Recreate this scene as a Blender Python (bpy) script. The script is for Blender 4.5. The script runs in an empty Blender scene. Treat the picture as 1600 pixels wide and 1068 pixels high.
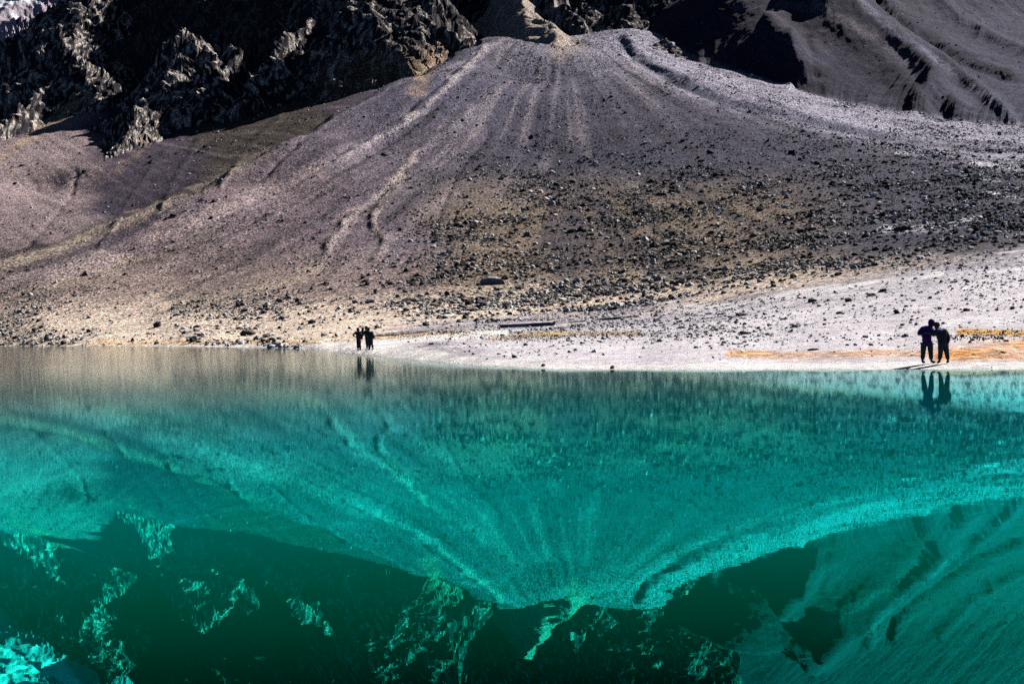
import bpy, math, random
import numpy as np
from mathutils import Matrix, Vector

sc = bpy.context.scene
PI = math.pi
random.seed(7)
rng = np.random.default_rng(7)

# ------------------------------------------------------------------ camera
F = 50.0 / 36.0 * 1600.0
CAM_H = 2.3
PITCH = math.radians(0.99)
ROLL = math.radians(-1.53)
ROT = Matrix.Rotation(math.radians(90) - PITCH, 3, 'X') @ Matrix.Rotation(ROLL, 3, 'Z')
cam_d = bpy.data.cameras.new('camera')
cam_d.lens = 50; cam_d.sensor_width = 36; cam_d.clip_start = 0.5; cam_d.clip_end = 9000
cam = bpy.data.objects.new('camera', cam_d)
sc.collection.objects.link(cam)
cam.matrix_world = Matrix.Translation((0, 0, CAM_H)) @ ROT.to_4x4()
sc.camera = cam

# ------------------------------------------------------------------ light
SUN_EL, SUN_AZ = 36.0, 38.0          # azimuth: degrees from +X (picture right) towards +Y (away)
ld = bpy.data.lights.new('sun', 'SUN'); ld.energy = 5.0; ld.angle = math.radians(0.5); ld.color = (1.0, 0.955, 0.91)
sun = bpy.data.objects.new('sun', ld); sc.collection.objects.link(sun)
ce, se, ca, sa = (math.cos(math.radians(SUN_EL)), math.sin(math.radians(SUN_EL)),
                  math.cos(math.radians(SUN_AZ)), math.sin(math.radians(SUN_AZ)))
SUNV = Vector((ce * ca, ce * sa, se))
sun.rotation_euler = SUNV.to_track_quat('Z', 'Y').to_euler()
sun.location = (80, 40, 120)
world = bpy.data.worlds.new('World'); sc.world = world; world.use_nodes = True
wn = world.node_tree.nodes; wl = world.node_tree.links
sky = wn.new('ShaderNodeTexSky'); sky.sky_type = 'NISHITA'; sky.sun_disc = False
sky.sun_elevation = math.radians(SUN_EL)
sky.sun_rotation = math.atan2(SUNV.x, SUNV.y)
sky.altitude = 4300; sky.air_density = 0.25; sky.dust_density = 0.1; sky.ozone_density = 1.5
bg = wn['Background']; bg.inputs['Strength'].default_value = 0.05
wl.new(sky.outputs[0], bg.inputs['Color'])
sc.view_settings.view_transform = 'Standard'; sc.view_settings.look = 'None'
sc.view_settings.gamma = 1; sc.view_settings.exposure = 0.85
sc.view_settings.use_curve_mapping = False
sc.cycles.max_bounces = 4; sc.cycles.diffuse_bounces = 0; sc.cycles.glossy_bounces = 3
sc.cycles.use_denoising = False

# ------------------------------------------------------------------ projection helpers
RM = np.array(ROT)
def ray(u, v):
    d = RM @ np.array([(u - 800) / F, (534 - v) / F, -1.0])
    return d
def P(u, v, D):
    """the point seen at photograph position (u, v) that lies D metres ahead"""
    d = ray(u, v); return np.array([0, 0, CAM_H]) + d * (D / d[1])
def shore_D(u, v, z=0.0):
    d = ray(u, v); return (CAM_H - z) / -d[2] * d[1]
def project(x, y, z):
    p = np.stack([x, y, z - CAM_H], -1) @ RM
    w = -p[..., 2]
    return 800 + F * p[..., 0] / w, 534 - F * p[..., 1] / w

# ------------------------------------------------------------------ noise
def _hash(ix, iy, seed):
    h = (ix.astype(np.int64) * 374761393 + iy.astype(np.int64) * 668265263 + seed * 974711) & 0xffffffff
    h = ((h ^ (h >> 13)) * 1274126177) & 0xffffffff
    return h ^ (h >> 16)
def noise(x, y, seed=0):
    ix = np.floor(x); iy = np.floor(y); fx = (x - ix); fy = (y - iy)
    sx = fx * fx * fx * (fx * (fx * 6 - 15) + 10); sy = fy * fy * fy * (fy * (fy * 6 - 15) + 10)
    def g(ox, oy):
        h = _hash(ix + ox, iy + oy, seed) * (2 * PI / 4294967296.0)
        return np.cos(h) * (fx - ox) + np.sin(h) * (fy - oy)
    a = g(0, 0); b = g(1, 0); c = g(0, 1); d = g(1, 1)
    return ((a + (b - a) * sx) * (1 - sy) + (c + (d - c) * sx) * sy) * 1.5
def fbm(x, y, octv=4, seed=0, gain=.5, ridged=False):
    s = 0; amp = 1; tot = 0
    for k in range(octv):
        n = noise(x, y, seed + k * 17)
        if ridged: n = 1 - 2 * np.minimum(np.abs(n) * 1.6, 1)
        s = s + n * amp; tot += amp
        x, y = x * 1.93 + 3.7 + y * .21, y * 1.93 - 1.3 - x * .21; amp *= gain
    return s / tot
def sstep(a, b, x):
    t = np.clip((x - a) / (b - a), 0, 1); return t * t * (3 - 2 * t)

# ------------------------------------------------------------------ thin-plate layers
class TPS:
    def __init__(self, pts, lam=0.0, sx=500.0):
        p = np.array(pts, float); self.sx = sx
        X = np.stack([p[:, 0] / p[:, 1] * sx, p[:, 1]], -1); n = len(X)
        r2 = ((X[:, None] - X[None]) ** 2).sum(-1)
        K = np.where(r2 > 0, r2 * np.log(r2 + 1e-9) * .5, 0) + lam * np.eye(n)
        Q = np.concatenate([np.ones((n, 1)), X], 1)
        A = np.block([[K, Q], [Q.T, np.zeros((3, 3))]])
        s = np.linalg.solve(A, np.concatenate([p[:, 2], np.zeros(3)]))
        self.w = s[:n]; self.c = s[n:]; self.X = X
    def __call__(self, a, D):
        ax = a * self.sx; z = self.c[0] + self.c[1] * ax + self.c[2] * D
        for (px, py), w in zip(self.X, self.w):
            r2 = (ax - px) ** 2 + (D - py) ** 2
            z = z + w * r2 * np.log(r2 + 1e-9) * .5
        return z

SHORE = [(-250, 541), (-100, 541), (0, 541), (120, 541), (250, 541), (400, 543), (480, 545), (525, 550), (560, 553.5), (620, 560),
         (740, 571), (850, 576), (1000, 578), (1150, 577.5), (1300, 577), (1450, 576.5), (1600, 577), (1750, 577), (1900, 577)]
g = []
for u, v in SHORE:
    D = shore_D(u, v); p = P(u, v, D); p[2] = 0; g.append(p)
    for dd, dz in ((-6, -.6), (-20, -2.2)):
        g.append(np.array([p[0] * (D + dd) / D, D + dd, dz]))
CREST = [(740, 72, 545), (700, 92, 515), (660, 115, 490), (580, 150, 450), (500, 190, 415), (420, 235, 385), (340, 278, 360),
         (250, 320, 335), (170, 353, 322), (100, 380, 312), (0, 405, 300), (-100, 425, 290), (-250, 450, 280)]
FANP = [(-250, 528, 215), (-250, 490, 245), (0, 528, 222), (0, 500, 238), (0, 450, 268), (200, 525, 192), (200, 500, 212), (200, 450, 250), (200, 400, 288),
        (400, 522, 168), (400, 490, 195), (400, 430, 240), (400, 350, 300), (400, 290, 345),
        (520, 532, 128), (600, 535, 112), (600, 515, 135), (600, 480, 180), (600, 400, 240), (600, 300, 320), (600, 220, 390),
        (800, 545, 80), (800, 520, 108), (800, 500, 138), (800, 475, 175), (800, 430, 215), (800, 380, 255), (800, 300, 325), (800, 200, 420), (800, 120, 500), (820, 72, 550),
        (1000, 550, 72), (1000, 520, 95), (1000, 490, 130), (1000, 462, 165), (1000, 400, 225), (1000, 300, 315), (1000, 200, 410), (1000, 100, 505), (920, 60, 560), (1000, 47, 565),
        (1200, 550, 67), (1200, 500, 92), (1200, 440, 140), (1200, 380, 205), (1200, 300, 290), (1200, 210, 390), (1170, 116, 505),
        (1400, 550, 64), (1400, 500, 80), (1400, 440, 110), (1400, 400, 145), (1400, 350, 205), (1400, 280, 290), (1400, 220, 375), (1400, 175, 455),
        (1600, 550, 58), (1600, 500, 72), (1600, 440, 96), (1600, 375, 135), (1600, 320, 205), (1600, 260, 300), (1600, 198, 430),
        (1850, 540, 58), (1850, 440, 92), (1850, 340, 170), (1850, 200, 420)]
g += [P(*q) for q in FANP]
for u, v, D in CREST:
    p = P(u, v, D); g.append(p)
    g.append(np.array([p[0] * (D + 28) / D, D + 28, p[2] - 7.0])); g.append(np.array([p[0] * (D + 90) / D, D + 90, p[2] - 22.0]))
for u in (820, 920, 1000, 1170, 1400, 1600, 1850):   # falls away behind the upper edge
    q = [f for f in FANP if f[0] == u][-1]; p = P(*q)
    g.append(np.array([p[0] * 1.08, q[2] * 1.08, p[2] + 2])); g.append(np.array([p[0] * 1.3, q[2] * 1.3, p[2] - 10]))
L_fan = TPS(g, lam=2.0)

SCR = [(-250, 430, 330), (-250, 330, 400), (-250, 240, 500), (0, 400, 338), (0, 340, 380), (0, 290, 425), (0, 242, 480), (60, 300, 430), (60, 215, 510), (110, 170, 560), (150, 150, 600),
       (100, 365, 345), (150, 330, 375), (140, 262, 440), (200, 330, 370), (250, 300, 385), (210, 260, 440), (270, 215, 500), (300, 270, 410), (290, 182, 555),
       (400, 232, 425), (400, 172, 530), (500, 185, 445), (500, 162, 500), (600, 140, 485), (680, 105, 525), (740, 70, 575)]
g = [P(*q) for q in SCR]
for u, v, D in [(-250, 240, 500), (0, 242, 480), (150, 150, 600), (290, 182, 555), (500, 162, 500), (740, 70, 575)]:
    p = P(u, v, D); g.append(np.array([p[0] * 1.2, D * 1.2, p[2] + 12])); g.append(np.array([p[0] * 1.6, D * 1.6, p[2] - 25]))
for u, v, D in [(-100, 440, 320), (100, 400, 320), (300, 320, 350), (740, 120, 500)]:
    p = P(u, v, D); g.append(p); g.append(np.array([p[0] * .8, D * .8, p[2] - 30]))
L_scree = TPS(g, lam=1.0)

WALL = [(-250, 260, 560), (-250, 60, 640), (0, 205, 560), (0, 110, 640), (60, 170, 600), (60, 60, 690), (130, 150, 612), (130, 40, 680), (200, 175, 585), (200, 60, 650), (200, -60, 700), (200, -75, 712),
        (260, 175, 560), (260, 40, 625), (350, 175, 536), (350, 60, 594), (350, -60, 664), (350, -75, 678), (450, 163, 515), (450, 60, 568), (450, -60, 628), (450, -80, 640), (560, 147, 500), (560, 60, 536), (560, -60, 598), (560, -88, 614),
        (640, 112, 510), (640, 40, 540), (640, -60, 595), (640, -95, 615), (700, 76, 540), (700, 55, 548), (690, 0, 640), (690, -150, 730)]
g = [P(*q) for q in WALL]
for u, v, D in [(-250, 60, 640), (0, 110, 640), (60, 60, 690), (130, 40, 680), (200, -75, 712), (350, -75, 678), (450, -80, 640), (560, -88, 614), (690, -150, 730)]:
    p = P(u, v, D); g.append(np.array([p[0] * 1.06, D * 1.06, p[2] - 2])); g.append(np.array([p[0] * 1.3, D * 1.3, p[2] - 70]))
L_wall = TPS(g, lam=1.0)

REC = [(600, 70, 690), (600, -150, 760), (720, 70, 650), (720, 0, 685), (720, -150, 745), (800, 72, 610), (800, 20, 650), (800, -60, 690), (800, -150, 720), (900, 52, 590), (900, 0, 632), (900, -150, 690),
       (1000, 45, 580), (1000, 0, 615), (1000, -150, 680), (1080, 60, 575), (1080, 0, 615), (1080, -150, 690), (1200, 60, 620), (1200, -150, 760)]
g = [P(*q) for q in REC]
for u, v, D in [(600, -150, 760), (720, -150, 745), (800, -150, 720), (900, -150, 690), (1000, -150, 680), (1080, -150, 690), (1200, -150, 760)]:
    p = P(u, v, D); g.append(np.array([p[0] * 1.08, D * 1.08, p[2]])); g.append(np.array([p[0] * 1.5, D * 1.5, p[2] - 80]))
L_rec = TPS(g, lam=1.0)

HILL = [(980, 60, 640), (980, -100, 700), (1010, 50, 590), (1030, 20, 610), (1080, 88, 532), (1080, 40, 557), (1100, -20, 582), (1170, 118, 500), (1170, 60, 523), (1170, 0, 552), (1230, 146, 482), (1230, 90, 500), (1260, 30, 533), (1300, 159, 470),
        (1300, 100, 502), (1300, 0, 580), (1400, 176, 456), (1400, 110, 515), (1400, 50, 580), (1400, 0, 660), (1500, 190, 444), (1500, 120, 520), (1500, 50, 610), (1500, 0, 680), (1600, 199, 432), (1600, 130, 510), (1600, 50, 620), (1600, 0, 690),
        (1850, 205, 425), (1850, 100, 540), (1850, 0, 690), (1170, -150, 800), (1300, -150, 850), (1450, -150, 870), (1600, -150, 880), (1850, -150, 880)]
g = [P(*q) for q in HILL]
for u, v, D in [(1170, -150, 800), (1300, -150, 850), (1450, -150, 870), (1600, -150, 880), (1850, -150, 880)]:
    p = P(u, v, D); g.append(np.array([p[0] * 1.1, D * 1.1, p[2] + 2])); g.append(np.array([p[0] * 1.5, D * 1.5, p[2] - 80]))
for u, v, D in [(1080, 110, 480), (1300, 180, 430), (1600, 225, 390), (1850, 225, 380)]:
    p = P(u, v, D); g.append(np.array([p[0], D, p[2] - 12]))
L_hill = TPS(g, lam=1.0)

PEAK = [(-250, 60, 1250), (-250, -60, 1500), (0, 120, 1150), (0, 60, 1250), (0, 0, 1400), (0, -28, 1480), (60, 80, 1200), (60, 0, 1400), (60, -30, 1500), (130, 60, 1250), (130, -40, 1520),
        (250, 40, 1280), (250, -60, 1500)]
g = [P(*q) for q in PEAK]
for u, v, D in [(-250, -60, 1500), (0, -28, 1480), (60, -30, 1500), (130, -40, 1520), (250, -60, 1500)]:
    p = P(u, v, D); g.append(np.array([p[0] * 1.2, D * 1.2, p[2] - 120]))
L_peak = TPS(g, lam=1.0, sx=1400)

# crest lines of spurs and knobs: points, side slope, tip softness
RIDGES = [
    ([(112, 80, 592), (138, 106, 574), (154, 126, 560)], .9),
    ([(128, -30, 660), (120, 30, 640), (112, 75, 610), (96, 118, 580), (40, 165, 545), (-30, 215, 510), (-150, 280, 480)], .82),
    ([(238, 128, 545), (230, 158, 523), (214, 188, 500), (196, 212, 480), (176, 242, 460)], .78),
    ([(250, 140, 552), (262, 172, 530)], 1.2),
    ([(296, 45, 566), (302, 62, 552), (322, 96, 534)], 1.35),
    ([(302, 62, 552), (280, 90, 540), (272, 120, 528)], 1.3),
    ([(350, 70, 556), (346, 88, 543), (338, 122, 528)], 1.7),
    ([(488, 28, 560), (465, 55, 548), (440, 88, 532), (385, 122, 520)], 2.0),
    ([(640, -80, 600), (640, -10, 575), (672, 28, 556), (704, 57, 545)], 1.4),
    ([(575, 0, 545), (600, 60, 520), (640, 95, 510)], 1.3),
    ([(530, 60, 530), (520, 110, 508)], 1.4),
    ([(800, -30, 640), (812, 12, 605), (835, 28, 582), (862, 36, 566), (882, 56, 546), (882, 82, 524)], 1.05),
    ([(860, -40, 640), (872, 5, 612), (900, 22, 594), (914, 34, 584)], 1.6),
    ([(1010, 60, 560), (1032, 62, 548), (1045, 72, 540)], 0.6),
    ([(1000, -60, 640), (950, -10, 620), (935, 15, 610)], 1.5),
    ([(-60, 60, 1100), (10, 45, 1080), (22, 62, 1060)], 1.1),
    ([(-40, 120, 900), (45, 75, 860), (60, 85, 840)], 1.0),
]
RW = [(np.array([P(*q) for q in pts]), s) for pts, s in RIDGES]

def layers(a, D):
    ac = np.clip(a, -.44, .44)
    return [L(ac, D) for L in (L_fan, L_scree, L_wall, L_rec, L_hill, L_peak)]
def masked(zl, a, D):
    """each layer only where it belongs"""
    fan, scr, wall, rec, hill, peak = zl
    u = 800 + F * a
    lo = -60.0
    cd = np.interp(u, [c[0] for c in CREST[::-1]], [c[2] for c in CREST[::-1]])
    scr = scr - np.clip(u - 745, 0, 500) * .7 - np.clip(cd + 6 - D, 0, 300) * 1.2
    wall = wall - np.clip(u - 700, 0, 400) * .8 - np.clip(440 - D, 0, 400) * .8
    rec = rec - np.clip(640 - u, 0, 400) * .5 - np.clip(u - 1120, 0, 500) * .7 - np.clip(540 - D, 0, 400)
    hill = hill - np.clip(1000 - u, 0, 700) * .7 - np.clip(410 - D, 0, 400) * .6
    peak = np.where(D < 780, lo, peak) - np.clip(u - 330, 0, 900) * 1.0
    return fan, scr, wall, rec, hill, peak
def ridge_z(x, y, pts, s):
    best = np.full(x.shape, -1e3)
    for p, q in zip(pts[:-1], pts[1:]):
        dx, dy = q[0] - p[0], q[1] - p[1]; L2 = dx * dx + dy * dy
        t = np.clip(((x - p[0]) * dx + (y - p[1]) * dy) / L2, 0, 1)
        d = np.hypot(x - p[0] - t * dx, y - p[1] - t * dy)
        best = np.maximum(best, p[2] + t * (q[2] - p[2]) - s * np.sqrt(d * d + 1.0) + s)
    return best

# coarse field
NA, ND = 260, 900
ca_ = np.linspace(-.80, .80, NA); cd_ = np.concatenate([np.linspace(28, 800, 700), np.linspace(804, 1900, 200)])
A2, D2 = np.meshgrid(ca_, cd_, indexing='ij')
ZL = np.stack(masked(layers(A2, D2), A2, D2), 0)
Zc = ZL.max(0)
for pts, s in RW: Zc = np.maximum(Zc, ridge_z(A2 * D2, D2, pts, s))
_, Vc = project(A2 * D2, D2, Zc)
dz = np.abs(np.diff(Vc, axis=1)); dd = np.diff(cd_)[None] / cd_[None, :-1]
vis_max = np.minimum.accumulate(Vc, axis=1)[:, 1:]
hid = (Vc[:, 1:] > vis_max + 4)
wgt = np.where(hid, .12, 1.0) * dz + dd * 90 + .02 + 1.2 * np.exp(-((cd_[None, 1:] - 127.5) / 2.5) ** 2)
for _ in range(12):
    wgt[1:-1] = (wgt[:-2] + wgt[1:-1] * 2 + wgt[2:]) / 4
cdf = np.concatenate([np.zeros((NA, 1)), np.cumsum(wgt, 1)], 1); cdf /= cdf[:, -1:]

NR = 980
cols = np.concatenate([np.linspace(-.78, -.375, 26)[:-1], np.linspace(-.375, .375, 860), np.linspace(.375, .78, 26)[1:]])
NCOL = len(cols)
tt = np.linspace(0, 1, NR)
Dg = np.empty((NA, NR))
for i in range(NA): Dg[i] = np.interp(tt, cdf[i], cd_)
fi = (cols + .8) / 1.6 * (NA - 1); i0 = np.clip(np.floor(fi).astype(int), 0, NA - 2); ft = (fi - i0)[:, None]
DD = Dg[i0] * (1 - ft) + Dg[i0 + 1] * ft
AA = np.repeat(cols[:, None], NR, 1)
HOLLOW_D = 128.0
for i in range(NCOL):      # two rows meet the foot and the lip of the little scarps
    j = int(np.argmin(np.abs(DD[i] - HOLLOW_D)))
    DD[i, j] = HOLLOW_D; DD[i, j + 1] = max(HOLLOW_D + .45, min(DD[i, j + 1], HOLLOW_D + .46)); DD[i, j - 1] = min(DD[i, j - 1], HOLLOW_D - .2); DD[i, j + 2] = max(DD[i, j + 2], HOLLOW_D + .6)
def lookup(G, a, D):
    f1 = np.clip((a + .8) / 1.6 * (NA - 1), 0, NA - 1.001); j1 = f1.astype(int); t1 = f1 - j1
    f2 = np.interp(D, cd_, np.arange(ND)); j2 = np.clip(f2.astype(int), 0, ND - 2); t2 = f2 - j2
    return (G[j1, j2] * (1 - t1) + G[j1 + 1, j2] * t1) * (1 - t2) + (G[j1, j2 + 1] * (1 - t1) + G[j1 + 1, j2 + 1] * t1) * t2

def pl_dist(u, v, pts):
    """distance in photograph pixels from a traced line, and how far along it"""
    best = np.full(u.shape, 1e9); along = np.zeros(u.shape); side = np.zeros(u.shape); n = len(pts) - 1
    for k, (p, q) in enumerate(zip(pts[:-1], pts[1:])):
        dx, dy = q[0] - p[0], q[1] - p[1]; L2 = dx * dx + dy * dy
        t = np.clip(((u - p[0]) * dx + (v - p[1]) * dy) / L2, 0, 1)
        ex, ey = u - p[0] - t * dx, v - p[1] - t * dy
        d = np.hypot(ex, ey); m = d < best
        best = np.where(m, d, best); along = np.where(m, (k + t) / n, along); side = np.where(m, np.sign(dx * ey - dy * ex), side)
    return best, along, side

APX = P(880, 40, 590)
FEATURES = [  # traced line, half width px, height m (+ levee, - gully)
    ([(762, 74), (735, 100), (690, 145), (640, 185), (580, 222), (500, 270)], 7, 1.1),
    ([(752, 74), (722, 98), (680, 135), (628, 178), (560, 220), (470, 280), (330, 345), (180, 420)], 5, -1.0),
    ([(470, 262), (380, 310), (290, 350), (160, 408), (0, 460)], 10, 1.0),
    ([(760, 155), (700, 205), (650, 240), (618, 282), (598, 302), (556, 332), (538, 348), (533, 366), (512, 384), (506, 412)], 7, 1.5),
    ([(640, 255), (600, 300), (545, 345), (522, 385)], 5, -1.0),
    ([(628, 285), (603, 312), (583, 335), (584, 356), (602, 374), (590, 400)], 6, 1.3),
    ([(700, 150), (620, 215), (540, 262), (440, 320), (340, 372)], 5, -1.4), ([(655, 262), (580, 312), (500, 356), (400, 400), (300, 440)], 6, -1.3), ([(450, 330), (350, 378), (230, 428), (120, 460)], 7, 1.3), ([(770, 200), (720, 260), (690, 320), (668, 380)], 6, -1.0),
    ([(500, 420), (420, 450), (330, 475), (230, 490)], 8, .7),
    ([(960, 52), (990, 90), (1060, 130), (1130, 158), (1220, 178), (1330, 205), (1450, 225), (1600, 240)], 6, -1.6),
    ([(975, 52), (1010, 88), (1075, 122), (1150, 148), (1250, 168)], 6, .8),
    ([(1330, -40), (1345, 0), (1400, 55), (1470, 95), (1540, 150), (1600, 200)], 9, 3.2),
    ([(1362, -40), (1372, 0), (1425, 48), (1500, 90), (1600, 130)], 7, -3.5),
    ([(1250, -20), (1300, 25), (1380, 62), (1430, 105), (1470, 145), (1530, 190)], 14, 3.0),
    ([(1440, -30), (1500, 30), (1560, 65), (1650, 100)], 9, 2.5),
    ([(1300, 30), (1350, 70), (1400, 110), (1450, 160), (1490, 185)], 10, -2.2),
    ([(1256, 55), (1268, 95), (1275, 125)], 8, -1.5),
    ([(1240, 60), (1236, 100), (1248, 130)], 9, 1.8),
    ([(1225, -60), (1290, 10), (1350, 62), (1430, 125), (1470, 165)], 30, 9.0),
    ([(1190, 40), (1240, 95), (1262, 130)], 26, 6.0),
    ([(30, 402), (75, 350), (110, 310), (122, 262)], 4, -1.0),
    ([(150, 400), (210, 300), (255, 240), (300, 195)], 5, .9),
    ([(340, 300), (380, 240), (430, 190), (455, 160)], 5, 1.0),
    ([(400, 290), (450, 235), (520, 175)], 5, -1.0),
    ([(250, 330), (280, 270), (318, 210)], 6, 1.2),
]
SU = np.array([q[0] for q in SHORE]); SD = np.array([shore_D(*q) for q in SHORE])
su = np.linspace(-250, 1900, 400); sd_ = np.interp(su, SU, SD)
sd_ = np.convolve(np.pad(sd_, 6, mode='edge'), np.ones(13) / 13, 'valid')
sa_ = np.array([P(u_, 560, 10)[0] / 10 for u_ in su])
serr = lookup(ZL[0], sa_, sd_)
def height(x, D, fine=True):
    a = x / D
    w1 = fbm(x / 24, D / 24, 4, 11); w2 = fbm(x / 24 + 40, D / 24 + 9, 4, 23)
    far = sstep(430, 520, D)
    xw, yw = x + w1 * 9 * far, D + w2 * 9 * far
    aw = xw / yw
    L = [lookup(ZL[k], a if k in (0, 1, 4) else aw, D if k in (0, 1, 4) else yw) for k in range(6)]
    ds = np.interp(a, sa_, sd_) + noise(x / 3.0, D * 0, 7) * .5
    L[0] = L[0] - np.interp(a, sa_, serr) * np.exp(-((D - ds) / (ds * .18)) ** 2)
    z = np.maximum(L[0], L[1]); reg = np.where(L[0] >= L[1], 0, 1)
    u0, v0 = project(x, D, z)
    # rock amplitude on the cliffs
    rg = fbm(x / 26, D / 24, 4, 31, .5, True); rg2 = fbm(x / 11 + D / 22, D / 6, 4, 57, .55)
    rg3 = fbm(x / 15 - D / 30, D / 9, 3, 67, .5)
    crag = rg * 4.2 + rg2 * 2.6 + rg3 * 2.6
    zw = np.maximum(L[2], L[3])
    zw = zw + crag * 1.1 * sstep(-4, 16, zw - z) - 2
    reg = np.where(zw > z, 2, reg); z = np.maximum(z, zw)
    zp = L[5] + fbm(x / 150, D / 110, 6, 77, .42, True) * 22
    reg = np.where(zp > z, 5, reg); z = np.maximum(z, zp)
    zh = L[4] + fbm(x / 44, D / 44, 3, 91) * .7 + fbm(x / 4, D / 4, 3, 93) * .22 + fbm((-.5 * u0 + .87 * v0) / 11, (.87 * u0 + .5 * v0) / 220, 4, 95, .6) * 1.1
    reg = np.where(zh > z, 4, reg); z = np.maximum(z, zh)
    for k, (pts, s) in enumerate(RW):
        zr = ridge_z(xw + w2 * 4 * far, yw + w1 * 4 * far, pts, s)
        soft = k in (11, 13)
        zr = zr + crag * (.12 if soft else .75) * sstep(-2, 10, zr - z)
        r_id = 6 if k == 11 else 3
        if k >= 15: r_id = 5
        reg = np.where(zr > z, r_id, reg); z = np.maximum(z, zr)
    u, v = project(x, D, z)
    open_ = np.isin(reg, (0, 1, 4))
    wob = fbm(x / 9, D / 9, 3, 5) * 7
    for pts, w, h in FEATURES:
        d, al, sd = pl_dist(u + wob * .5, v + wob * .25, pts)
        z = z + np.where(open_ & (D > 150), h * np.where(reg == 1, .4, 1) * (.95 if w > 20 else (.8 if pts[0][0] > 1180 else .75)) * np.exp(-(d / w) ** 2) * sstep(0, .06, al) * sstep(1, .9, al), 0) * np.clip(D / 480, .3, 1.2)
    if fine:
        onland = sstep(-.05, .9, z)
        rough = np.select([reg == 0, reg == 1, reg == 4], [1.0, 1.1, 1.4], 0.0)
        lower = sstep(470, 410, v - (u - 1000).clip(0) * -.12) * (reg == 0)
        z = z + rough * onland * (fbm(x / 13, D / 13, 3, 101) * .55 * sstep(60, 260, D) + fbm(x / 2.6, D / 2.6, 3, 111) * (.05 + .16 * lower))
        th = np.arctan2(x - APX[0], APX[1] - D); rr = np.hypot(x - APX[0], APX[1] - D)
        z = z + np.where(reg == 0, fbm(th * 26, rr / 130, 3, 121) * .3 * sstep(120, 240, D), 0) + np.where(reg == 1, fbm((x + .55 * D) / 5.5, D / 60, 3, 131) * .4, 0)
        cl = np.isin(reg, (2, 3))
        st = (z + fbm(x / 14, D / 14, 3, 145) * 9 + x * .25) / 4.6
        z = z + np.where(cl, fbm(x / 3.4 + D / 9, D / 1.6, 3, 141, .6) * .7 + (sstep(.2, .8, st - np.floor(st)) - (st - np.floor(st))) * 2.4, 0)
        # sunken hollows and little scarps on the beach: steep bank on the far side
        for (cu, cv, hw, dpt, run) in ((820, 512, 46, 1.35, 3.0), (952, 500, 30, .55, 2.0), (628, 519, 44, .25, 1.5), (900, 508, 14, .3, 1.5)):
            Dc = HOLLOW_D
            pc = P(cu, cv, Dc); hwm = hw / F * Dc
            q = np.abs(x - pc[0]) / hwm
            e = np.clip(1 - q ** 2, 0, 1)
            t = (D - Dc) / run
            prof = sstep(-2.6, -.7, t) * (1 - sstep(0, 1, (D - Dc) / .45))
            z = z - dpt * e ** .7 * prof
    return z, reg

XX = AA * DD
ZZ, REG = height(XX, DD)
UU, VV = project(XX, DD, ZZ)

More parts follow.
